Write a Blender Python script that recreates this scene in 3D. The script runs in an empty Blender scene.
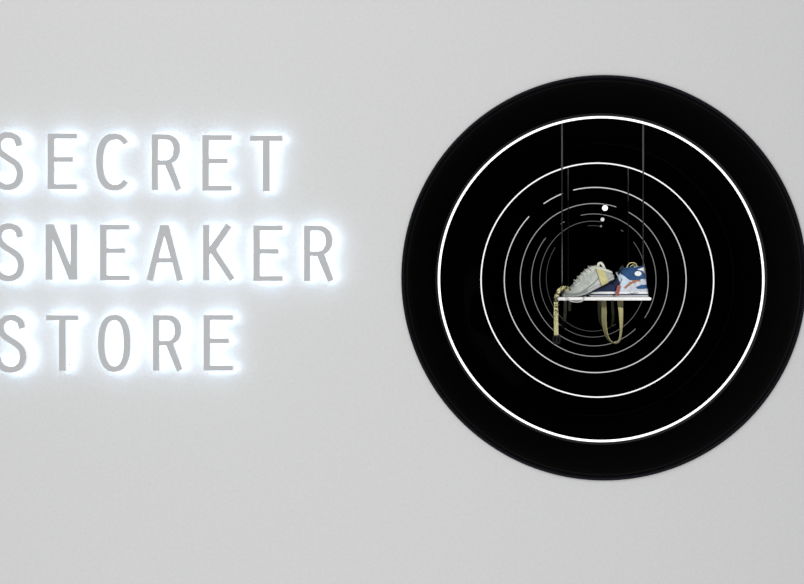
import bpy, bmesh, math, random
from mathutils import Vector
from mathutils.geometry import tessellate_polygon
random.seed(4)
C = bpy.context.scene.collection
PI = math.pi
# ---------------------------------------------------------------- measurements
F = 1000.0; VX, VY = 587.8, 281.0; H = 1.5       # focal length in px, foot of the camera axis, eye height
def at(px, py, Y):                                # point seen at a measured spot, at distance Y
    return Vector(((px-VX)*Y/F, Y, H-(py-VY)*Y/F))
WALL = 4.0
# ---------------------------------------------------------------- helpers
def mesh_obj(name, verts, faces, mat=None, parent=None, smooth=False):
    me = bpy.data.meshes.new(name)
    me.from_pydata([tuple(v) for v in verts], [], faces)
    bm = bmesh.new(); bm.from_mesh(me)
    bmesh.ops.remove_doubles(bm, verts=bm.verts, dist=1e-6)
    bmesh.ops.recalc_face_normals(bm, faces=bm.faces)
    bm.to_mesh(me); bm.free()
    if smooth:
        for p in me.polygons: p.use_smooth = True
    o = bpy.data.objects.new(name, me); C.objects.link(o)
    if mat: me.materials.append(mat)
    if parent:
        o.parent = parent
        o.matrix_parent_inverse = parent.matrix_basis.inverted()
    return o
def thing(name, loc, label, cat, group=None):
    o = bpy.data.objects.new(name, None); C.objects.link(o)
    o.location = loc; o.empty_display_size = .05
    tag(o, label, cat, group); return o
def tag(o, label=None, cat=None, group=None, kind=None):
    if label: o['label'] = label
    if cat: o['category'] = cat
    if group: o['group'] = group
    if kind: o['kind'] = kind
    return o
def catmull(P, n=8, closed=False):
    P = [Vector(p) for p in P]; out = []
    N = len(P); rng = range(N) if closed else range(N-1)
    for i in rng:
        if closed: a, b, c, d = P[i-1], P[i], P[(i+1) % N], P[(i+2) % N]
        else: a, b, c, d = P[max(i-1, 0)], P[i], P[i+1], P[min(i+2, N-1)]
        for k in range(n):
            t = k/n
            out.append(.5*((2*b)+(c-a)*t+(2*a-5*b+4*c-d)*t*t+(-a+3*b-3*c+d)*t**3))
    if not closed: out.append(P[-1])
    return out
def tube(pts, r, seg=8, closed=False, cap=True):
    """round tube along pts -> verts, faces"""
    V, Fc = [], []
    n = len(pts); up = Vector((0, 0, 1)); prev = None
    for i, p in enumerate(pts):
        if closed: t = pts[(i+1) % n]-pts[i-1]
        else: t = pts[min(i+1, n-1)]-pts[max(i-1, 0)]
        t.normalize()
        if prev is None:
            a = t.cross(up)
            if a.length < 1e-3: a = t.cross(Vector((0, 1, 0)))
        else: a = prev-t*prev.dot(t)
        a.normalize(); prev = a; b = t.cross(a)
        rr = r[i] if isinstance(r, list) else r
        for k in range(seg):
            w = 2*PI*k/seg; V.append(p+a*rr*math.cos(w)+b*rr*math.sin(w))
    m = n if closed else n-1
    for i in range(m):
        for k in range(seg):
            Fc.append((i*seg+k, i*seg+(k+1) % seg, ((i+1) % n)*seg+(k+1) % seg, ((i+1) % n)*seg+k))
    if not closed and cap:
        Fc.append(tuple(range(seg))[::-1]); Fc.append(tuple(range((n-1)*seg, n*seg)))
    return V, Fc
def join(*ms):
    V, Fc = [], []
    for v, f in ms:
        b = len(V); V += v; Fc += [tuple(i+b for i in q) for q in f]
    return V, Fc
def box(c, s, bevel=0):
    bm = bmesh.new(); bmesh.ops.create_cube(bm, size=1)
    for v in bm.verts: v.co = Vector((v.co.x*s[0], v.co.y*s[1], v.co.z*s[2]))+Vector(c)
    if bevel: bmesh.ops.bevel(bm, geom=bm.edges[:], offset=bevel, segments=3, affect='EDGES')
    bm.verts.ensure_lookup_table(); bm.verts.index_update()
    V = [v.co.copy() for v in bm.verts]; Fc = [tuple(v.index for v in f.verts) for f in bm.faces]
    bm.free(); return V, Fc
def ribbon(pts, wvecs, thick):
    """flat webbing: centre points, half-width vectors, thickness"""
    V, Fc = [], []; n = len(pts)
    for i, p in enumerate(pts):
        t = (pts[min(i+1, n-1)]-pts[max(i-1, 0)]).normalized()
        w = wvecs[i]; nn = t.cross(w).normalized()*thick/2
        V += [p-w-nn, p+w-nn, p+w+nn, p-w+nn]
    for i in range(n-1):
        for k in range(4):
            Fc.append((4*i+k, 4*i+(k+1) % 4, 4*i+4+(k+1) % 4, 4*i+4+k))
    Fc += [(3, 2, 1, 0), (4*n-4, 4*n-3, 4*n-2, 4*n-1)]
    return V, Fc
# ---------------------------------------------------------------- materials
def mat(name, col, rough=.6, metal=0, spec=.5, bump=None, var=None, emit=None):
    m = bpy.data.materials.new(name); m.use_nodes = True
    N, L = m.node_tree.nodes, m.node_tree.links
    b = N['Principled BSDF']
    b.inputs['Base Color'].default_value = (*col, 1); b.inputs['Roughness'].default_value = rough
    b.inputs['Metallic'].default_value = metal; b.inputs['Specular IOR Level'].default_value = spec
    tc = N.new('ShaderNodeTexCoord')
    if var:
        nz = N.new('ShaderNodeTexNoise'); nz.inputs['Scale'].default_value = var[0]; nz.inputs['Detail'].default_value = 4
        L.new(tc.outputs['Object'], nz.inputs['Vector'])
        r = N.new('ShaderNodeMapRange'); r.inputs['To Min'].default_value = 1-var[1]; r.inputs['To Max'].default_value = 1+var[1]
        L.new(nz.outputs['Fac'], r.inputs['Value'])
        mx = N.new('ShaderNodeVectorMath'); mx.operation = 'SCALE'; mx.inputs[0].default_value = col
        L.new(r.outputs['Result'], mx.inputs['Scale']); L.new(mx.outputs['Vector'], b.inputs['Base Color'])
    if bump:
        nz = N.new('ShaderNodeTexNoise'); nz.inputs['Scale'].default_value = bump[0]; nz.inputs['Detail'].default_value = 5
        nz.inputs['Roughness'].default_value = .6
        L.new(tc.outputs['Object'], nz.inputs['Vector'])
        bp = N.new('ShaderNodeBump'); bp.inputs['Distance'].default_value = bump[1]; bp.inputs['Strength'].default_value = bump[2]
        L.new(nz.outputs['Fac'], bp.inputs['Height']); L.new(bp.outputs['Normal'], b.inputs['Normal'])
    if emit:
        b.inputs['Emission Color'].default_value = (*emit[0], 1); b.inputs['Emission Strength'].default_value = emit[1]
    return m
def matte(name, col):
    m = bpy.data.materials.new(name); m.use_nodes = True
    N, L = m.node_tree.nodes, m.node_tree.links; N.remove(N['Principled BSDF'])
    d = N.new('ShaderNodeBsdfDiffuse'); d.inputs['Color'].default_value = (*col, 1)
    L.new(d.outputs[0], N['Material Output'].inputs['Surface']); return m
def glow(name, col, s):
    m = bpy.data.materials.new(name); m.use_nodes = True
    N, L = m.node_tree.nodes, m.node_tree.links; N.remove(N['Principled BSDF'])
    d = N.new('ShaderNodeEmission'); d.inputs['Color'].default_value = (*col, 1); d.inputs['Strength'].default_value = s
    L.new(d.outputs[0], N['Material Output'].inputs['Surface']); return m

m_wall = mat('plaster', (.80, .80, .795), .9, spec=.1, bump=(110, .003, .55), var=(75, .05))
m_face = mat('letter_grey', (.60, .602, .61), .75, spec=.15)
m_acr = mat('edge_lit_acrylic', (.7, .72, .74), .6, spec=.2, emit=((.93, .96, 1), .38))
m_led = glow('letter_led', (.62, .80, 1.0), 6.6)
m_black = matte('tunnel_black', (.0065, .0065, .0068))
m_rim = mat('rim_black', (.004, .004, .008), .3, spec=.12)
m_faint = matte('faint_grey', (.014, .014, .015))
m_steel = mat('cable_steel', (.10, .10, .105), .5, metal=.3)
m_bright_top = mat('ghosted_cable_grey', (.40, .40, .40), .5, metal=.3)
m_shelf = mat('shelf_white', (.86, .86, .86), .4)

# ---------------------------------------------------------------- setting: wall with its round opening
TC = Vector(((604-VX)*WALL/F, WALL, H-(277.8-VY)*WALL/F)); TR = 201.5*WALL/F
def build_wall():
    n = 160; V, Fc = [], []
    X0, X1, Z0, Z1 = -4.6, 3.0, -1.2, 4.2; T = .12
    for y in (WALL, WALL+T):
        for k in range(n):
            a = 2*PI*(k+.5)/n; c, s = math.cos(a), math.sin(a)
            V.append(Vector((TC.x+TR*c, y, TC.z+TR*s)))
        for k in range(n):
            a = 2*PI*(k+.5)/n; c, s = math.cos(a), math.sin(a)
            t = 1e9
            if c > 1e-9: t = min(t, (X1-TC.x)/c)
            if c < -1e-9: t = min(t, (X0-TC.x)/c)
            if s > 1e-9: t = min(t, (Z1-TC.z)/s)
            if s < -1e-9: t = min(t, (Z0-TC.z)/s)
            V.append(Vector((TC.x+t*c, y, TC.z+t*s)))
    for k in range(n):
        j = (k+1) % n
        Fc.append((k, j, n+j, n+k)); Fc.append((2*n+k, 3*n+k, 3*n+j, 2*n+j))
        Fc.append((k, 2*n+k, 2*n+j, j)); Fc.append((n+k, n+j, 3*n+j, 3*n+k))
    return mesh_obj('wall_back', V, Fc, m_wall)
tag(build_wall(), kind='structure')

# rings: (distance, centre px x, centre px y, semi width px, semi height px)
RINGS = [(4.837, 601.15, 279.1, 162.2, 161.9), (6.752, 597.35, 280.1, 116.3, 117.0), (8.667, 595.2, 280.0, 90.9, 92.6),
         (10.58, 594.2, 279.9, 74.0, 76.4), (12.50, 593.7, 279.9, 62.3, 66.0), (14.41, 592.8, 279.1, 53.0, 58.0), (16.33, 592.5, 278.4, 46.2, 52.8)]
def rc(k):
    Y, cx, cy, a, b = RINGS[k]; c = at(cx, cy, Y); return c, a*Y/F, b*Y/F
PAD = [(4.0, .004), (4.837, .0066), (4.93, .034), (5.5, .034), (5.79, .004), (6.1, .03), (6.6, .03), (6.752, .005), (6.9, .03), (8.4, .03), (8.667, .005), (8.9, .03), (10.3, .03),
       (10.58, .0045), (10.8, .03), (12.2, .03), (12.5, .0045), (12.8, .03), (14.1, .03), (14.41, .0045), (14.7, .03), (16.1, .03), (16.33, .0045), (19, .0045)]
def hull(Y):                                      # cross-section of the tube: centre x, centre z, half width, half height
    P = [(WALL, TC.x, TC.z, TR-.008, TR-.008)]+[(rc(k)[0].y, rc(k)[0].x, rc(k)[0].z, rc(k)[1], rc(k)[2]) for k in range(7)]
    Yq = min(Y, 16.329)
    for p, q in zip(P, P[1:]):
        if p[0] <= Yq <= q[0]: t = (Yq-p[0])/(q[0]-p[0]); v = [u*(1-t)+w*t for u, w in zip(p[1:], q[1:])]
    for p, q in zip(PAD, PAD[1:]):
        if p[0] <= Y <= q[0]: t = (Y-p[0])/(q[0]-p[0]); pad = p[1]*(1-t)+q[1]*t
    return v[0], v[1], v[2]+pad, v[3]+pad
# the tube behind the opening, giving the mirror reflections real depth
def build_tube():
    secs = [(WALL+.001, TC.x, TC.z, TR-.004, TR-.004)]
    for Y in (4.2, 4.7, 4.837, 4.93, 5.5, 5.79, 6.1, 6.6, 6.752, 6.9, 8.4, 8.667, 8.9, 10.3, 10.58, 10.8, 12.2, 12.50, 12.8, 14.1, 14.41, 14.7, 16.1, 16.33):
        cx, cz, a, b = hull(Y); secs.append((Y, cx, cz, a, b))
    secs.append((18.2, secs[-1][1], secs[-1][2], secs[-1][3], secs[-1][4]))
    n = 128; V, Fc = [], []
    for off in (0, .03):
        for (y, cx, cz, a, b) in secs:
            for k in range(n):
                w = 2*PI*k/n
                V.append(Vector((cx+(a+off*.1+(off if y > 4.1 else 0))*math.cos(w), y+(off if y > 18 else 0), cz+(b+off*.1+(off if y > 4.1 else 0))*math.sin(w))))
    m = len(secs)
    for o in (0, m):
        for i in range(m-1):
            for k in range(n):
                j = (k+1) % n; Fc.append(((o+i)*n+k, (o+i)*n+j, (o+i+1)*n+j, (o+i+1)*n+k))
    for k in range(n):
        j = (k+1) % n; Fc.append((k, j, m*n+j, m*n+k))
    Fc.append(tuple((m-1)*n+k for k in range(n))); Fc.append(tuple((2*m-1)*n+k for k in range(n)))
    return V, Fc
tun = thing('round_display_tunnel', (TC.x, WALL, TC.z), 'round black display opening sunk deep into the pale wall, right of the lettering', 'display niche')
mesh_obj('tunnel_wall', *build_tube(), m_black, tun, True)
def ellipse(c, a, b, a0=0, a1=360, n=180):
    full = abs(a1-a0) >= 360; m = max(8, int(n*abs(a1-a0)/360))
    return [Vector((c.x+a*math.cos(math.radians(a0+(a1-a0)*i/m)), c.y, c.z+b*math.sin(math.radians(a0+(a1-a0)*i/m)))) for i in range(m if full else m+1)]
rimc = Vector((TC.x, WALL-.004, TC.z))
mesh_obj('rim', *tube(ellipse(rimc, TR-.002, TR-.002), .0065, 10, True), m_rim, tun, True)
def glow_band(Y0, Y1):
    V, Fc = [], []; n = 160
    for Y, d in ((Y0, 0), (Y1, 0), (Y1, .003), (Y0, .003)):
        cx, cz, a, b = hull(Y)
        for k in range(n): V.append(Vector((cx+(a+d-.0012)*math.cos(2*PI*k/n), Y, cz+(b+d-.0012)*math.sin(2*PI*k/n))))
    for q in range(4):
        for k in range(n): Fc.append((q*n+k, q*n+(k+1) % n, ((q+1) % 4)*n+(k+1) % n, ((q+1) % 4)*n+k))
    return V, Fc
mesh_obj('ring_glow_band', *glow_band(4.775, 4.836), matte('glow_band_grey', (.07, .07, .068)), tun, True)  # grey band added for the soft glow around the first ring
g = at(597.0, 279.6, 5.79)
mesh_obj('ghost_reflection', *tube(ellipse(g, 136.5*5.79/F, 136.5*5.79/F), .004, 8, True), m_faint, tun, True)  # faint ghost reflection off the glass, built as a thin grey hoop
g = at(604, 277.9, 4.05)
mesh_obj('inner_lip', *tube(ellipse(g, .799, .799), .004, 8, True), m_faint, tun, True)

# light ring, then its mirror reflections built as glowing arcs (degrees), gaps where occluded
ARCS = [[(0, 360)], [(0, 360)], [(-223.3, 104.0), (110.9, 124.6)], [(72.7, 423.0)],
        [(140.4, 312.2), (325.0, 462.0), (118, 122)], [(80.5, 399.7), (55, 58)], [(144, 300), (81, 96)]]
STR = [1.7, 1.1, .66, .37, .24, .14, .075]
names = ['outermost and brightest white light ring, first inside the black opening',
         'second ring from the outside, mirror reflection, thin unbroken white circle crossed by the cables',
         'third ring from the outside, mirror reflection, grey white with gaps at its upper left',
         'fourth ring from the outside, mirror reflection, thin grey with a gap above the round lamp',
         'fifth ring from the outside, mirror reflection, faint grey with gaps at upper left and lower right',
         'sixth ring from the outside, mirror reflection, faint, close around the two shoes',
         'innermost and faintest ring reflection, broken, mostly hidden by the shoes']
for k in range(7):
    c, a, b = rc(k)
    m = glow('ring_glow_%d' % (k+1), (1, .995, .98), STR[k])
    rad = [.0052, .0043, .0044, .0040, .0040, .0038, .0038][k]
    parts = [tube(ellipse(c, a, b, A0, A1, 240), rad, 8, abs(A1-A0) >= 360) for (A0, A1) in ARCS[k]]
    o = mesh_obj('light_ring', *join(*parts), m, None, True)
    tag(o, names[k], 'light ring', 'light rings receding into the black tunnel')

# reflections of a spotlight, built as glowing globes under the tunnel roof
for (px, py, Y, r, s, lab) in [(605, 208, 10.2, .029, 1.6, 'largest and brightest small round white spotlight reflection high in the black tunnel'),
                               (602.5, 219.5, 12.1, .023, .75, 'middle one of the three small round spotlight reflections, just under the brightest'),
                               (601, 226.2, 14.0, .014, .3, 'smallest, dimmest round spotlight reflection, lowest of the three in the tunnel')]:
    p = at(px, py, Y)
    t = thing('spot_reflection', p, lab, 'lamp', 'spotlight reflections in the tunnel')
    bm = bmesh.new(); bmesh.ops.create_uvsphere(bm, u_segments=20, v_segments=12, radius=r)
    bm.verts.index_update()
    V = [v.co+p for v in bm.verts]; Fc = [tuple(v.index for v in f.verts) for f in bm.faces]; bm.free()
    mesh_obj('reflection_globe', V, Fc, glow('reflection_glow', (1, .99, .96), s), t, True)
    top = p.z+.35
    cx, cz, aa, bb = hull(Y); top = cz+bb*math.sqrt(max(0, 1-((p.x-cx)/aa)**2))
    mesh_obj('stem', *tube([p+Vector((0, 0, r*.8)), Vector((p.x, p.y, top))], .004, 8), m_black, t)

# ---------------------------------------------------------------- letters
def arc(cx, cy, rx, ry, a0, a1, n=12, e=2.0):
    out = []
    for i in range(n+1):
        w = math.radians(a0+(a1-a0)*i/n); c, s = math.cos(w), math.sin(w)
        out.append((cx+rx*math.copysign(abs(c)**(2/e), c), cy-ry*math.copysign(abs(s)**(2/e), s)))
    return out
def stroke(P, w):
    P = catmull([Vector((x, y, 0)) for x, y in P], 5); L, R = [], []
    for i, p in enumerate(P):
        t = (P[min(i+1, len(P)-1)]-P[max(i-1, 0)]).normalized(); n = Vector((-t.y, t.x, 0))*w/2
        L.append((p.x+n.x, p.y+n.y)); R.append((p.x-n.x, p.y-n.y))
    return L+R[::-1]
h = 55.5
G = {}
G['E'] = [[(0, 0), (28.7, 0), (28.7, 4.9), (6.1, 4.9), (6.1, 23.4), (24.6, 23.4), (24.6, 28.2), (6.1, 28.2), (6.1, h-4.9), (28.7, h-4.9), (28.7, h), (0, h)]]
G['T'] = [[(0, 0), (31.7, 0), (31.7, 5), (19, 5), (19, h), (12.8, h), (12.8, 5), (0, 5)]]
G['N'] = [[(0, 0), (7.7, 0), (24.8, 42.5), (24.8, 0), (31.1, 0), (31.1, h), (23.4, h), (6.4, 13.3), (6.4, h), (0, h)]]
G['A'] = [[(13.6, 0), (21.5, 0), (35.9, 54.8), (30.4, 56), (25.6, 37.7), (9.9, 37.7), (5.8, 56), (0, 54.8)], [(17.5, 9.6), (11.6, 32.9), (23.8, 32.9)]]
G['K'] = [[(0, 0), (5.9, 0), (5.9, 22.6), (23.1, -1.3), (27.9, 2), (12.6, 24.7), (30.9, 52.7), (26.8, 56), (7.4, 27.8), (5.9, 29.8), (5.9, h), (0, h)]]
G['R'] = [[(0, 0)]+arc(14.6, 14.8, 13.2, 14.8, 90, -68, 22, 2.1)+[(28.9, 54), (24.1, 56.3), (13.0, 30.4), (5.9, 30.4), (5.9, h), (0, h)],
          [(5.9, 5)]+arc(13.4, 15.4, 8.3, 10.4, 90, -90, 16, 2.3)+[(5.9, 25.8)]]
G['C'] = [arc(17.6, 28.0, 17.6, 28.5, 42, 318, 46, 2.35)+arc(18.6, 28.0, 12.2, 22.8, 312, 48, 40, 2.35)]
G['O'] = [arc(16, 28.1, 16, 28.5, 0, 354, 59, 2.35), arc(16, 28.1, 9.8, 23.2, 0, 354, 59, 2.35)]
S0 = [(18.7, 145.6), (17, 139.6), (13, 136.2), (7.5, 134.9), (2, 136.2), (-1.9, 140.3), (-2.7, 146), (-.6, 151.4), (4.5, 156), (11, 160.2), (16.5, 164.6),
      (19.3, 170.5), (19.2, 177.5), (16.2, 183.5), (10.5, 186.6), (4.5, 186.9), (-1.2, 184.3), (-4.6, 179.8), (-5.6, 174.8)]
G['S'] = [stroke([(x+9, y-133.4) for x, y in S0], 5.9)]
ROWS = [('SECRET', 133.4, [(-9, 0), (47.6, .1), (96.1, .6), (151.7, 1.0), (202.3, 1.7), (250, 2.3)]),
        ('SNEAKER', 224.4, [(-8, .3), (45.6, -.1), (100, .4), (146.6, .6), (203, .6), (253.4, 1.1), (304, 1.2)]),
        ('STORE', 315.2, [(-5.9, .9), (46.1, .1), (98, 0), (153, .0), (203.5, -.1)])]
YF, YB = WALL-.054, WALL-.030          # letter face and back; the light gap behind is 3 cm
ordn = ['first', 'second', 'third', 'fourth', 'fifth', 'sixth', 'last']
rown = ['top', 'middle', 'bottom']
def prism(polys, x, y, y0, y1, grow=0):
    loops = [[at(x+u, y+v, YF) for u, v in P] for P in polys]
    flat = [v for Lp in loops for v in Lp]
    tris = tessellate_polygon([[Vector((v.x, v.z, 0)) for v in Lp] for Lp in loops])
    n = len(flat)
    V = [Vector((v.x, y0, v.z)) for v in flat]+[Vector((v.x, y1, v.z)) for v in flat]
    front = [tuple(t) for t in tris]; back = [tuple(i+n for i in t[::-1]) for t in tris]
    sides = []; b = 0
    for Lp in loops:
        m = len(Lp)
        for i in range(m): j = (i+1) % m; sides.append((b+i, b+j, n+b+j, n+b+i))
        b += m
    return V, front, back, sides
for r, (word, ty, gl) in enumerate(ROWS):
    for i, (ch, (gx, dy)) in enumerate(zip(word, gl)):
        V, fr, bk, sd = prism(G[ch], gx, ty+dy, YF, YF+.004)
        p = at(gx+14, ty+dy+28, YF)
        posn = ordn[i] if i < len(word)-1 else 'last'
        lab = 'grey backlit letter %s, %s of the %s row %s' % (ch, posn, rown[r], word)
        if ch == 'S' : lab += ', cut by the left edge'
        t = thing('backlit_letter', (p.x, WALL, p.z), lab, 'sign letter', 'backlit letters on the pale wall')
        mesh_obj('face_plate', V, fr+bk+sd, m_face, t)
        V, fr, bk, sd = prism(G[ch], gx, ty+dy, YF+.0041, YB)
        mesh_obj('acrylic_body', V, fr+bk+sd, m_acr, t)
        V, fr, bk, sd = prism(G[ch], gx, ty+dy, YB+.0005, YB+.002)
        mesh_obj('light_strip', V, fr+bk+sd, m_led, t)
        # standoff pins into the wall
        P = G[ch][0]
        q0 = {'E': [(3, 3), (3, 52)], 'T': [(15.9, 3), (15.9, 50)], 'N': [(3, 5), (28, 50)], 'A': [(17.5, 4), (3.5, 50)], 'K': [(3, 5), (3, 50)],
              'R': [(3, 3), (3, 50)], 'C': [(3.1, 28), (17, 53.5)], 'O': [(3.1, 28), (28.9, 28)], 'S': [(16.5, 1.5), (13.5, 53.5)]}[ch]
        pins = [tube([Vector((at(gx+a, ty+dy+b, YF).x, YB, at(gx+a, ty+dy+b, YF).z)), Vector((at(gx+a, ty+dy+b, YF).x, WALL+.01, at(gx+a, ty+dy+b, YF).z))], .003, 8) for a, b in q0]
        for pv in pins: mesh_obj('standoff_pin', *pv, m_steel, t)

# ---------------------------------------------------------------- shelves, cables
def slab(cx0, cx1, py0, py1, Y0, Y1, Yref):
    a = at(cx0, py0, Yref); b = at(cx1, py1, Yref)
    return box(((a.x+b.x)/2, (Y0+Y1)/2, (a.z+b.z)/2), (b.x-a.x, Y1-Y0, a.z-b.z), .004)
SY0, SY1 = 4.85, 5.11
sh = mesh_obj('hanging_shelf', *slab(557.4, 651.5, 297.3, 300.4, SY0, SY1, SY0), m_shelf)
tag(sh, 'thin white shelf carrying the two shoes, hung on cables', 'shelf')
SHZ = at(0, 297.3, SY0).z                     # shelf top
K = 1.362; D = 1.80                           # the rear set, mirror reflections built solid, hangs 1.8 m further in
sh2 = mesh_obj('hanging_shelf', *box(((at(557.4, 0, SY0).x+at(651.5, 0, SY0).x)/2, (SY0+SY1)/2+D, SHZ-.0075), (.451, .26, .015), .004), m_shelf)
tag(sh2, 'mirror image of the white shelf, deeper in the tunnel, hidden behind the shoes', 'shelf')
def cable(px, Yc, lab):
    x = (px-VX)*Yc/F
    lo = SHZ-.002
    cx, cz, a, b = hull(Yc); hi = cz+b*math.sqrt(1-((x-cx)/a)**2)
    t = thing('suspension_cable', (x, Yc, lo), lab, 'cable', 'cables holding the shelves')
    mesh_obj('wire', *tube([Vector((x, Yc, lo)), Vector((x, Yc, hi))], .0034, 8), m_steel, t)
    mesh_obj('bright_cable_top', *tube([Vector((x, Yc, hi-.24)), Vector((x, Yc, hi-.001))], .0046, 8), m_bright_top, t)  # ghosted brightness of the upper cable put in as a paler tube
    mesh_obj('ferrule', *tube([Vector((x, Yc, lo+.002)), Vector((x, Yc, lo+.02))], .006, 10), m_steel, t)
YC = 5.092
cable(562.0, YC, 'left front steel cable rising from the shelf to the brightest ring')
cable(643.2, YC, 'right front steel cable rising from behind the blue and white shoe')
cable(568.2, YC+D-.06, 'dim mirror image of the left cable beginning at the second ring')  # rear pair: mirror reflections of the front cables, built solid
cable(628.2, YC+D-.06, 'dim mirror image of the right cable beginning at the second ring')

# ---------------------------------------------------------------- shoes
def loft_surface(secs, nu, nv, e=2.7, YM=4.965):
    """secs: (bottom px, bottom py, top px, top py, half width px). returns grid[u][v] of points"""
    S = catmull([Vector((s[0], s[1], s[4])) for s in secs], nu)
    T = catmull([Vector((s[2], s[3], s[4])) for s in secs], nu)
    grid = []
    for b, t in zip(S, T):
        row = []
        for k in range(nv):
            w = 2*PI*k/nv; c, s = math.cos(w), math.sin(w)
            cy = math.copysign(abs(c)**(2/e), c); sy = math.copysign(abs(s)**(2/e), s)
            f = (sy+1)/2
            taper = 1.0-.42*max(0, f-.35)/.65
            px = b.x*(1-f)+t.x*f; py = b.y*(1-f)+t.y*f
            y = YM-cy*b.z*taper*.00495
            p = at(px, py, YM); row.append(Vector((p.x, y, p.z)))
        grid.append(row)
    return grid
def topx(p):                               # measured frame coordinates at shoe distance, for choosing panels
    return VX+p.x*F/4.965, VY+(H-p.z)*F/4.965
def regions(grid, fn, closed_ends=True):
    out = {}; nu, nv = len(grid), len(grid[0])
    for i in range(nu-1):
        for k in range(nv):
            q = [grid[i][k], grid[i][(k+1) % nv], grid[i+1][(k+1) % nv], grid[i+1][k]]
            c = (q[0]+q[1]+q[2]+q[3])/4; x, y = topx(c)
            r = fn(x, y, c)
            if r in PAIRED: r = (r, c.y < YM)
            V, Fc = out.setdefault(r, ([], []))
            b = len(V); V += q; Fc.append((b, b+1, b+2, b+3))
    for row in (grid[0], grid[-1]):
        c = sum(row, Vector())/nv; x, y = topx(c); r = fn(x, y, c)
        if r in PAIRED: r = (r, True)
        V, Fc = out.setdefault(r, ([], []))
        b = len(V); V += list(row); Fc.append(tuple(range(b, b+nv)))
    return out
PAIRED = ('midsole_stripe', 'toe_guard', 'swoosh_trim', 'ankle_patch', 'heel_block')
def base(k): return k[0] if isinstance(k, tuple) else k
def inpoly(x, y, P):
    c = False; j = len(P)-1
    for i in range(len(P)):
        if (P[i][1] > y) != (P[j][1] > y) and x < (P[j][0]-P[i][0])*(y-P[i][1])/(P[j][1]-P[i][1])+P[i][0]: c = not c
        j = i
    return c
YM = 4.965
m_mesh = mat('grey_mesh_fabric', (.45, .475, .45), .9, spec=.2, bump=(420, .002, .8), var=(45, .42))  # strong tone noise puts the upper's shadow variance into the colour
m_sole = mat('pale_sole', (.62, .65, .64), .5)
m_dark = mat('dark_grey_rubber', (.13, .14, .135), .7)
m_lace = mat('pale_lace', (.62, .65, .6), .8)
m_wh = mat('white_leather', (.80, .81, .83), .5, var=(40, .1))
m_blue = mat('blue_suede', (.024, .075, .19), .8, spec=.2, var=(60, .6))
m_navy = mat('navy_fabric', (.018, .03, .075), .85, spec=.2, var=(60, .4))
m_ice = mat('ice_blue_panel', (.50, .63, .72), .7, var=(60, .25))
m_org = mat('rust_stitching', (.33, .13, .07), .7)
m_red = mat('red_brown_tag', (.26, .05, .035), .5, var=(60, .3))
m_blk = mat('black_plastic', (.009, .009, .011), .5, spec=.2)
m_gold = mat('yellow_webbing', (.56, .52, .26), .75, spec=.2, var=(90, .2), bump=(600, .001, .6))
def webbing_print():
    m = mat('printed_webbing', (.66, .62, .33), .75, spec=.2)
    N, L = m.node_tree.nodes, m.node_tree.links
    tc = [n for n in N if n.type == 'TEX_COORD'][0]
    v = N.new('ShaderNodeTexVoronoi'); v.inputs['Scale'].default_value = 230
    L.new(tc.outputs['Object'], v.inputs['Vector'])
    sp = N.new('ShaderNodeSeparateXYZ'); L.new(tc.outputs['Object'], sp.inputs[0])
    lt = N.new('ShaderNodeMath'); lt.operation = 'LESS_THAN'; lt.inputs[1].default_value = .52
    sepc = N.new('ShaderNodeSeparateColor'); L.new(v.outputs['Color'], sepc.inputs[0])
    L.new(sepc.outputs[0], lt.inputs[0])
    gt = N.new('ShaderNodeMapRange'); gt.inputs['From Min'].default_value = 1.26; gt.inputs['From Max'].default_value = 1.37
    L.new(sp.outputs['Z'], gt.inputs['Value'])
    mm = N.new('ShaderNodeMath'); mm.operation = 'MULTIPLY'; L.new(lt.outputs[0], mm.inputs[0]); L.new(gt.outputs[0], mm.inputs[1])
    mx = N.new('ShaderNodeMix'); mx.data_type = 'RGBA'; mx.inputs[6].default_value = (.66, .62, .33, 1); mx.inputs[7].default_value = (.03, .03, .02, 1)
    L.new(mm.outputs[0], mx.inputs[0]); L.new(mx.outputs[2], N['Principled BSDF'].inputs['Base Color'])
    return m
m_print = webbing_print()

# left shoe: low runner, toe on the shelf, heel propped on the other shoe
LS = [(562.4, 296.6, 562.2, 295.0, 3), (564, 296.88, 563.4, 291.8, 6), (568, 296.88, 566.8, 288.6, 9), (574, 296.88, 571.3, 285.2, 10),
      (580, 296.2, 574.6, 281.0, 10.2), (586, 294.2, 579.0, 275.5, 9.8), (592, 291.4, 584.6, 270.0, 9.2), (598, 288.3, 590.6, 266.6, 8.6),
      (604, 285.0, 597.6, 266.4, 8.2), (609, 282.2, 604.6, 269.0, 8.0), (613, 280.2, 611, 272.6, 7.6), (615, 279.2, 614.4, 275.6, 5.0)]
lg = loft_surface(LS, 7, 72)
shoeL = thing('running_shoe', at(570, 297.3, YM), 'grey knit low shoe toe on the shelf, heel propped up', 'shoe')
names_l = {}
def sole_y(x):
    for a, b in zip(LS, LS[1:]):
        if a[0] <= x <= b[0]: t = (x-a[0])/(b[0]-a[0]); return a[1]*(1-t)+b[1]*t
    return 297 if x < 565 else 279
def freg_l(x, y, c):
    d = sole_y(x)-y
    if d < 1.5: return 'midsole'
    if d < 4.2 and 565 < x < 588: return 'toe_guard'
    if d < 2.6: return 'midsole'
    if d < 3.5 and x >= 588: return 'midsole_stripe'
    if inpoly(x, y, [(574, 279), (590, 263), (596, 268), (589, 275), (580, 285), (573, 285)]) and abs(c.y-YM) < .03: return 'tongue'
    return 'upper'
ml = {'midsole': m_sole, 'toe_guard': mat('toe_guard_grey', (.26, .28, .27), .8), 'upper': m_mesh, 'tongue': m_lace, 'midsole_stripe': mat('stripe_grey', (.2, .21, .2), .8)}
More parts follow.
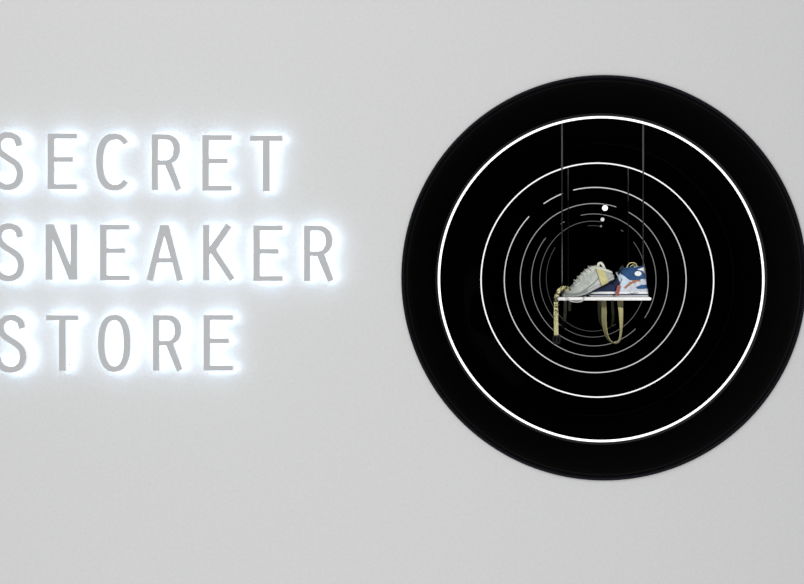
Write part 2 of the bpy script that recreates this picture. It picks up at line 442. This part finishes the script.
for k, (V, Fc) in regions(lg, freg_l).items(): mesh_obj(base(k), V, Fc, ml[base(k)], shoeL, True)
# padded collar around the foot opening, dark lining inside it
def shoe_ring(pts, r, name, m, parent, seg=10, closed=True): return mesh_obj(name, *tube(pts, r, seg, closed), m, parent, True)
def oval(p0, p1, hw, n=28, drop=0):
    out = []
    for i in range(n):
        w = 2*PI*i/n; f = (1-math.cos(w))/2
        p = at(p0[0]*(1-f)+p1[0]*f, p0[1]*(1-f)+p1[1]*f+drop*math.sin(PI*f), YM); out.append(Vector((p.x, YM+hw*.00495*math.sin(w), p.z)))
    return out
co = oval((591, 266.8), (611.5, 272.5), 5.2, drop=-1.0)
shoe_ring(co, .006, 'collar', m_lace, shoeL)
cen = sum(co, Vector())/len(co)+Vector((0, 0, .003))
mesh_obj('lining', [cen]+co, [(0, i+1, (i+1) % len(co)+1) for i in range(len(co))], m_dark, shoeL)
# heel loop
hl = catmull([at(598.4, 267.5, YM), at(598.4, 264.2, YM), at(600.5, 263.1, YM), at(602.4, 264.3, YM), at(604.6, 269.0, YM)], 5)
mesh_obj('pull_loop', *ribbon(hl, [Vector((0, .011, 0))]*len(hl), .012), m_lace, shoeL)
# tongue front bump, laces
def side_pt(px, py, hw): p = at(px, py, YM); return Vector((p.x, YM-hw*.00495, p.z))
for i in range(5):
    f = i/4
    a = side_pt(578+f*14, 283.5-f*12.0, 8.0-1.2*f); b = side_pt(573.6+f*14.5, 281.2-f*14.2, 0); c_ = side_pt(578+f*14, 283.5-f*12.0, -8.0+1.2*f)
    b += Vector((0, 0, .004))
    mesh_obj('lace', *tube(catmull([a, (a+b)/2+Vector((-.006, -.004, .010)), b, (c_+b)/2+Vector((-.006, .004, .010)), c_], 5), .0032, 6), m_lace, shoeL, True)
bow = catmull([side_pt(576, 281, 2), side_pt(573.8, 283.2, 5), side_pt(576.5, 284.5, 8), side_pt(580, 281.5, 7), side_pt(577, 281, 3)], 5)
mesh_obj('lace_bow', *tube(bow, .003, 6), m_lace, shoeL, True)
# seam lines on the visible and the far side
for s in (1, -1):
    sp = catmull([side_pt(583, 291.5, 9.95*s), side_pt(591, 285.5, 9.35*s), side_pt(597, 280, 8.7*s), side_pt(601, 274, 7.6*s)], 6)
    mesh_obj('side_seam', *tube(sp, .0022, 6), ml['toe_guard'], shoeL, True)
# loose white lace end drooping under the shelf front
ll = catmull([Vector((at(566, 297, 4.9).x, 4.90, SHZ+.004)), Vector((at(567, 0, 4.85).x, 4.845, SHZ+.003)), at(569.5, 300.3, 4.838), at(573, 301.7, 4.84), at(578, 302.0, 4.84),
              at(582.5, 300.8, 4.84), Vector((at(585, 0, 4.845).x, 4.845, SHZ+.003)), Vector((at(586, 0, 4.87).x, 4.875, SHZ+.004))], 6)
mesh_obj('loose_lace', *tube(ll, .0024, 6), m_sole, shoeL, True)
# yellow strap wound round the ankle
bandv, nvv = [], 72
secA = [lg[int(7*7+1)], lg[int(8*7+4)]]
def band(rowA, rowB, grow, k0, k1, m, name, parent):
    cA = sum(rowA, Vector())/len(rowA); cB = sum(rowB, Vector())/len(rowB); V, Fc = [], []
    idx = [k % len(rowA) for k in range(k0, k1+1)]
    M = 6
    for k in idx:
        for j in range(M):
            t = j/(M-1)
            p = rowA[k].lerp(rowB[k], t); c = cA.lerp(cB, t)
            # stay on the surface: intermediate loft rows lie between, grow covers the bulge
            V.append(c+(p-c)*grow)
    n = len(idx)
    for i in range(n-1):
        for j in range(M-1): Fc.append((i*M+j, i*M+j+1, (i+1)*M+j+1, (i+1)*M+j))
    o = mesh_obj(name, V, Fc, m, parent, True)
    md = o.modifiers.new('s', 'SOLIDIFY'); md.thickness = .003; md.offset = 1
    return o
ankle = band(lg[53], lg[62], 1.07, -12, 48, m_gold, 'webbing_strap', None)
tag(ankle, 'olive yellow webbing strap wound over the side of the grey shoe', 'strap', 'yellow webbing straps')

# right shoe: high-top, toe under the other shoe's heel
RS = [(589.3, 296.2, 589.6, 294.4, 3.0), (591.5, 296.88, 592, 292.4, 6.0), (596, 296.88, 596.3, 290.0, 8.8), (602, 296.88, 602.3, 287.0, 10), (608, 296.88, 608, 284.0, 10),
      (613.5, 296.88, 613, 281.3, 9.6), (618.5, 296.88, 616.5, 277.2, 9.2), (623, 296.88, 619.5, 272.2, 8.8), (627, 296.88, 623.3, 268.2, 8.5), (632, 296.88, 629, 266.8, 8.4),
      (638, 296.88, 635, 266.4, 8.4), (643, 296.88, 640, 266.2, 8.2), (646.6, 296.88, 642.6, 266.3, 6.8), (648.4, 296.6, 643.8, 267.2, 3.8)]
rg = loft_surface(RS, 16, 240, 3.2)
shoeR = thing('high_top_shoe', at(620, 297.3, YM), 'blue and white high-top shoe with navy toe standing flat, right of the pair', 'shoe')
def freg_r(x, y, c):
    if y > 295.9: return 'outsole'
    if 293.9 < y < 295.2: return 'sole_line'
    if y > 291.6+max(0, (600-x)*.1): return 'midsole'
    if ((x-637.8)/3.4)**2+((y-273.6)/2.5)**2 < 1: return 'ankle_patch'
    if inpoly(x, y, [(633, 264), (648, 264), (648, 270.8), (640, 270.5), (634, 268)]): return 'heel_collar'
    if inpoly(x, y, [(620, 270), (624, 264), (634, 267), (641, 270), (646, 275), (645.5, 279), (636, 280), (630, 281), (624, 276), (620.5, 274)]): return 'ankle_panel'
    if inpoly(x, y, [(635.5, 287.2), (640, 285), (648, 284.2), (648, 288.6), (637, 289)]): return 'heel_block'
    if inpoly(x, y, [(623.5, 287.5), (630, 281.5), (640, 278.8), (640, 281), (631, 284), (625, 289)]): return 'swoosh_trim'
    if inpoly(x, y, [(617, 276), (620.5, 273), (624, 276), (630, 281), (624, 287), (622, 291.6), (618.5, 291.6), (620, 283)]): return 'lace_guard'
    if x < 620: return 'vamp'
    return 'quarter'
mr = {'outsole': m_wh, 'sole_line': m_navy, 'midsole': m_wh, 'ankle_patch': m_wh, 'heel_collar': m_wh, 'ankle_panel': m_blue, 'heel_block': m_blue,
      'swoosh_trim': m_org, 'lace_guard': m_ice, 'vamp': m_navy, 'quarter': mat('cloudy_white', (.50, .54, .61), .7, var=(50, .4))}
ren = {'swoosh_trim': 'rust_trim'}
for k, (V, Fc) in regions(rg, freg_r).items(): mesh_obj(ren.get(base(k), base(k)), V, Fc, mr[base(k)], shoeR, True)
co = oval((622.5, 268.6), (642.5, 266.6), 5.2, drop=1.2)
shoe_ring(co, .006, 'collar', m_blue, shoeR)
cen = sum(co, Vector())/len(co)+Vector((0, 0, .002))
mesh_obj('lining', [cen]+co, [(0, i+1, (i+1) % len(co)+1) for i in range(len(co))], m_dark, shoeR)
tg = catmull([at(617.5, 276, YM), at(619.5, 270.8, YM), at(621.4, 267.3, YM), at(623.2, 266.2, YM)], 4)
mesh_obj('tongue', *ribbon(tg, [Vector((0, .022, 0))]*len(tg), .010), m_blk, shoeR)
for i in range(4):
    f = i/3; a = side_pt(613.5+f*8, 284.5-f*11, 8.6-f); b = side_pt(611.6+f*8.2, 281.0-f*11, 0); b += Vector((0, 0, .006)); c_ = side_pt(613.5+f*8, 284.5-f*11, -8.6+f)
    mesh_obj('lace', *tube(catmull([a, (a+b)/2+Vector((-.008, -.004, .008)), b, (c_+b)/2+Vector((-.008, .004, .008)), c_], 5), .0032, 6), [m_blk, m_blk, m_ice, m_blk][i], shoeR, True)
# red brown hang tag in front of the laces
def quadbox(P, y0, t):
    V = [Vector((at(x, y, y0).x, y0, at(x, y, y0).z)) for x, y in P]+[Vector((at(x, y, y0).x, y0+t, at(x, y, y0).z)) for x, y in P]
    return V, [(0, 1, 2, 3), (7, 6, 5, 4), (0, 4, 5, 1), (1, 5, 6, 2), (2, 6, 7, 3), (3, 7, 4, 0)]
tagt = thing('hang_tag', at(619, 296, 4.905), 'small red brown hang tag dangling from the blue and white shoe', 'tag')
mesh_obj('tag_body', *quadbox([(617.6, 285.2), (621.2, 286.0), (618.4, 296.2), (615.0, 295.0)], 4.903, .004), m_red, tagt)
mesh_obj('cord', *tube(catmull([at(619.5, 286, 4.905), at(620.8, 282, 4.912), at(622, 278.5, 4.93)], 4), .0018, 6), m_org, tagt)
# dark squiggle printed on the midsole, as small raised marks
mk = [tube(catmull([side_pt(x0, y0, 9.05), side_pt((x0+x1)/2, ym, 9.1), side_pt(x1, y1, 9.05)], 3), .0011, 6)
      for x0, y0, ym, x1, y1 in [(629.5, 292.0, 293.4, 631.5, 293.6), (631.6, 292.6, 294.0, 633.2, 292.6), (633.4, 293.8, 292.4, 635.2, 293.4), (635.4, 292.4, 293.4, 637.2, 292.2)]]
mesh_obj('sole_mark', *join(*mk), m_blk, shoeR)
# pale strap loop tucked into the collar
sl = catmull([at(626.5, 268.5, YM-.01), at(628, 264.6, YM-.012), at(631.5, 262.6, YM-.012), at(635.5, 263.6, YM-.01), at(637, 266.6, YM-.008)], 5)
sl2 = catmull([at(629.5, 268.0, YM+.012), at(631.3, 265.6, YM+.01), at(634, 265.0, YM+.01), at(636, 267.6, YM+.01)], 5)
o = mesh_obj('webbing_strap', *join(ribbon(sl, [Vector((0, .011, 0))]*len(sl), .004), ribbon(sl2, [Vector((0, .010, 0))]*len(sl2), .004)), m_gold, None)
tag(o, 'short yellow strap loop sticking out of the high-top shoe collar', 'strap', 'yellow webbing straps')

# ---------------------------------------------------------------- hanging straps
def flat_ribbon(P, Y, thick=.0025):
    """P: (px, py, half width px, dy) seen broadside"""
    C_ = catmull([Vector((p[0], p[1], p[2])) for p in P], 6); D_ = catmull([Vector((p[3], 0, 0)) for p in P], 6)
    pts, ws = [], []
    for c, d in zip(C_, D_):
        q = at(c.x, c.y, Y); pts.append(Vector((q.x, Y+d.x, q.z)))
    n = len(pts)
    for i in range(n):
        t = (pts[min(i+1, n-1)]-pts[max(i-1, 0)]).normalized()
        b = t.cross(Vector((0, 1, 0))).normalized(); wfull = .017
        wpx = C_[i].z*Y/F; dep = math.sqrt(max(wfull**2-wpx**2, .0))
        ws.append(b*wpx+Vector((0, -dep, 0)))
    return ribbon(pts, ws, thick)
def buckle(px, py, Y, parent, s=1.0):
    c = at(px, py, Y); w = .020*s
    V = join(box(c+Vector((0, 0, .017*s)), (w*1.9, .010, .010*s), .002), box(c+Vector((-w*.78, 0, 0)), (.008*s, .009, .030*s), .002),
             box(c+Vector((w*.78, 0, 0)), (.008*s, .009, .030*s), .002), box(c+Vector((0, 0, -.016*s)), (w*1.6, .010, .012*s), .002), box(c+Vector((0, 0, .002)), (.010*s, .007, .026*s), .002))
    mesh_obj('buckle', *V, m_blk, parent)
def left_strap(dY, name_lab, mt, org):
    Y = 4.93
    t = thing('webbing_strap', org, name_lab, 'strap', 'yellow webbing straps')
    pts = catmull([at(569.5, 291.5, Y), at(567, 288.6, Y), at(563.0, 288.2, Y), at(559.3, 290.5, Y), at(557.0, 294.5, Y), at(556.2, 300, Y), at(556.0, 308, Y), at(556.0, 320, Y), at(556.2, 335.5, Y)], 6)
    n = len(pts); ws = []
    for i in range(n):
        f = min(1, i/24)
        tt = (pts[min(i+1, n-1)]-pts[max(i-1, 0)]).normalized(); b = tt.cross(Vector((0, 1, 0))).normalized()
        ws.append(b*(.0105)+Vector((0, .007*(1-f)+.002, 0)))
    pts = [p+Vector((0, dY, 0)) for p in pts]
    o = mesh_obj('webbing', *ribbon(pts, ws, .0025), mt, t)
    return t
tA = left_strap(0, 'printed yellow strap hanging off the left end of the shelf to a black buckle', m_print, at(556, 299, 4.93))
buckle(556.6, 339.6, 4.93, tA)
# its mirror reflection, built as a solid strap at the rear shelf
b0 = at(556, 299, 4.93)
tB = thing('webbing_strap', b0+Vector((0, D, 0)), 'dim mirror image of the buckled left strap, hanging behind and right of it', 'strap', 'yellow webbing straps')
m_dim = mat('reflected_webbing', (.50, .49, .36), .8)  # dimness of the reflected straps put into the colour
pts = catmull([at(566.3, 295.5, 6.73), at(565.4, 301, 6.73), at(565.2, 312, 6.73), at(564.4, 321, 6.73)], 6)
mesh_obj('webbing', *ribbon(pts, [Vector((.0105, .004, 0))]*len(pts), .0025), m_dim, tB)
buckle(563.8, 325, 6.73, tB)
pts = catmull([at(569.8, 295.5, 6.73), at(569.8, 302, 6.73), at(569.6, 311, 6.73)], 6)
mesh_obj('loose_end', *ribbon(pts, [Vector((.009, .005, 0))]*len(pts), .0025), m_dim, tB)
# front loop below the shelf
YL = 5.125
o = mesh_obj('webbing_strap', *flat_ribbon([(602.5, 292, 2.4, 0), (603.6, 300, 2.4, 0), (604.0, 310, 2.4, 0), (604.2, 321, 2.2, .006), (605.4, 331, 1.8, .01), (608.4, 339, 1.1, .008), (612.5, 342.6, .7, .0),
     (616.5, 343.0, .8, -.004), (619.4, 340.0, .9, -.008), (620.8, 333, 1.0, -.01), (621.2, 324, 1.5, -.008), (620.8, 312, 2.2, -.004), (620.2, 300, 2.9, 0), (620.0, 292, 2.9, 0)], YL), m_gold)
tag(o, 'long yellow strap loop hanging lowest below the middle of the shelf', 'strap', 'yellow webbing straps')
YL = 6.60  # mirror reflection of the front loop, built solid in dimmer webbing
o = mesh_obj('webbing_strap', *flat_ribbon([(599.6, 292, 1.4, 0), (599.4, 300, 1.4, 0), (599.3, 312, 1.3, 0), (600, 320, 1.0, 0), (602.2, 326, .7, 0), (606, 328.6, .5, 0), (610, 327.6, .6, 0), (612.6, 323, .8, 0),
     (613.2, 315, 1.2, 0), (612.6, 306, 1.4, 0), (612.2, 292, 1.4, 0)], YL), m_dim)
tag(o, 'shorter dim mirror image of the long yellow loop, hanging just behind it', 'strap', 'yellow webbing straps')

# ---------------------------------------------------------------- light
w = bpy.data.worlds.new('studio'); bpy.context.scene.world = w; w.use_nodes = True
bg = w.node_tree.nodes['Background']; bg.inputs['Color'].default_value = (.985, .995, 1.0, 1); bg.inputs['Strength'].default_value = .50
def area(name, loc, look, sx, sy, power, col=(1, 1, 1)):
    l = bpy.data.lights.new(name, 'AREA'); l.shape = 'RECTANGLE'; l.size = sx; l.size_y = sy; l.energy = power; l.color = col
    o = bpy.data.objects.new(name, l); C.objects.link(o); o.location = loc
    o.rotation_euler = (Vector(look)-Vector(loc)).to_track_quat('-Z', 'Y').to_euler(); return o
area('upper_fill', (-1.6, .6, 4.2), (-.6, 4, 1.2), 5, 2.0, 49)  # unseen area lamp added for the wall's gradient and plaster relief
area('lower_fill', (-1.3, .3, -.6), (-1.0, 4, 1.0), 5, 2.0, 38)  # unseen area lamp added from below to lighten the lower left wall

l = bpy.data.lights.new('shoe_fill_spot', 'SPOT'); l.energy = 430; l.spot_size = math.radians(9.5); l.spot_blend = .5; l.shadow_soft_size = .06; l.color = (1, .99, .96)
o = bpy.data.objects.new('shoe_fill_spot', l); C.objects.link(o); o.location = (1.75, 1.4, 1.95)  # unseen spot added to brighten the shoes through the opening
o.rotation_euler = (Vector((.08, 4.96, 1.42))-o.location).to_track_quat('-Z', 'Y').to_euler()

# ---------------------------------------------------------------- camera
cd = bpy.data.cameras.new('camera'); cam = bpy.data.objects.new('camera', cd); C.objects.link(cam)
cam.location = (0, 0, H); cam.rotation_euler = (PI/2, 0, 0)
cd.sensor_width = 36; cd.lens = F/804*36
cd.shift_x = -(VX-402)/804; cd.shift_y = -(292-VY)/804
cd.clip_start = .05; cd.clip_end = 100
sc = bpy.context.scene; sc.camera = cam
sc.view_settings.view_transform = 'Standard'; sc.view_settings.look = 'None'; sc.view_settings.gamma = 1
sc.view_settings.use_curve_mapping = False; sc.view_settings.exposure = 0
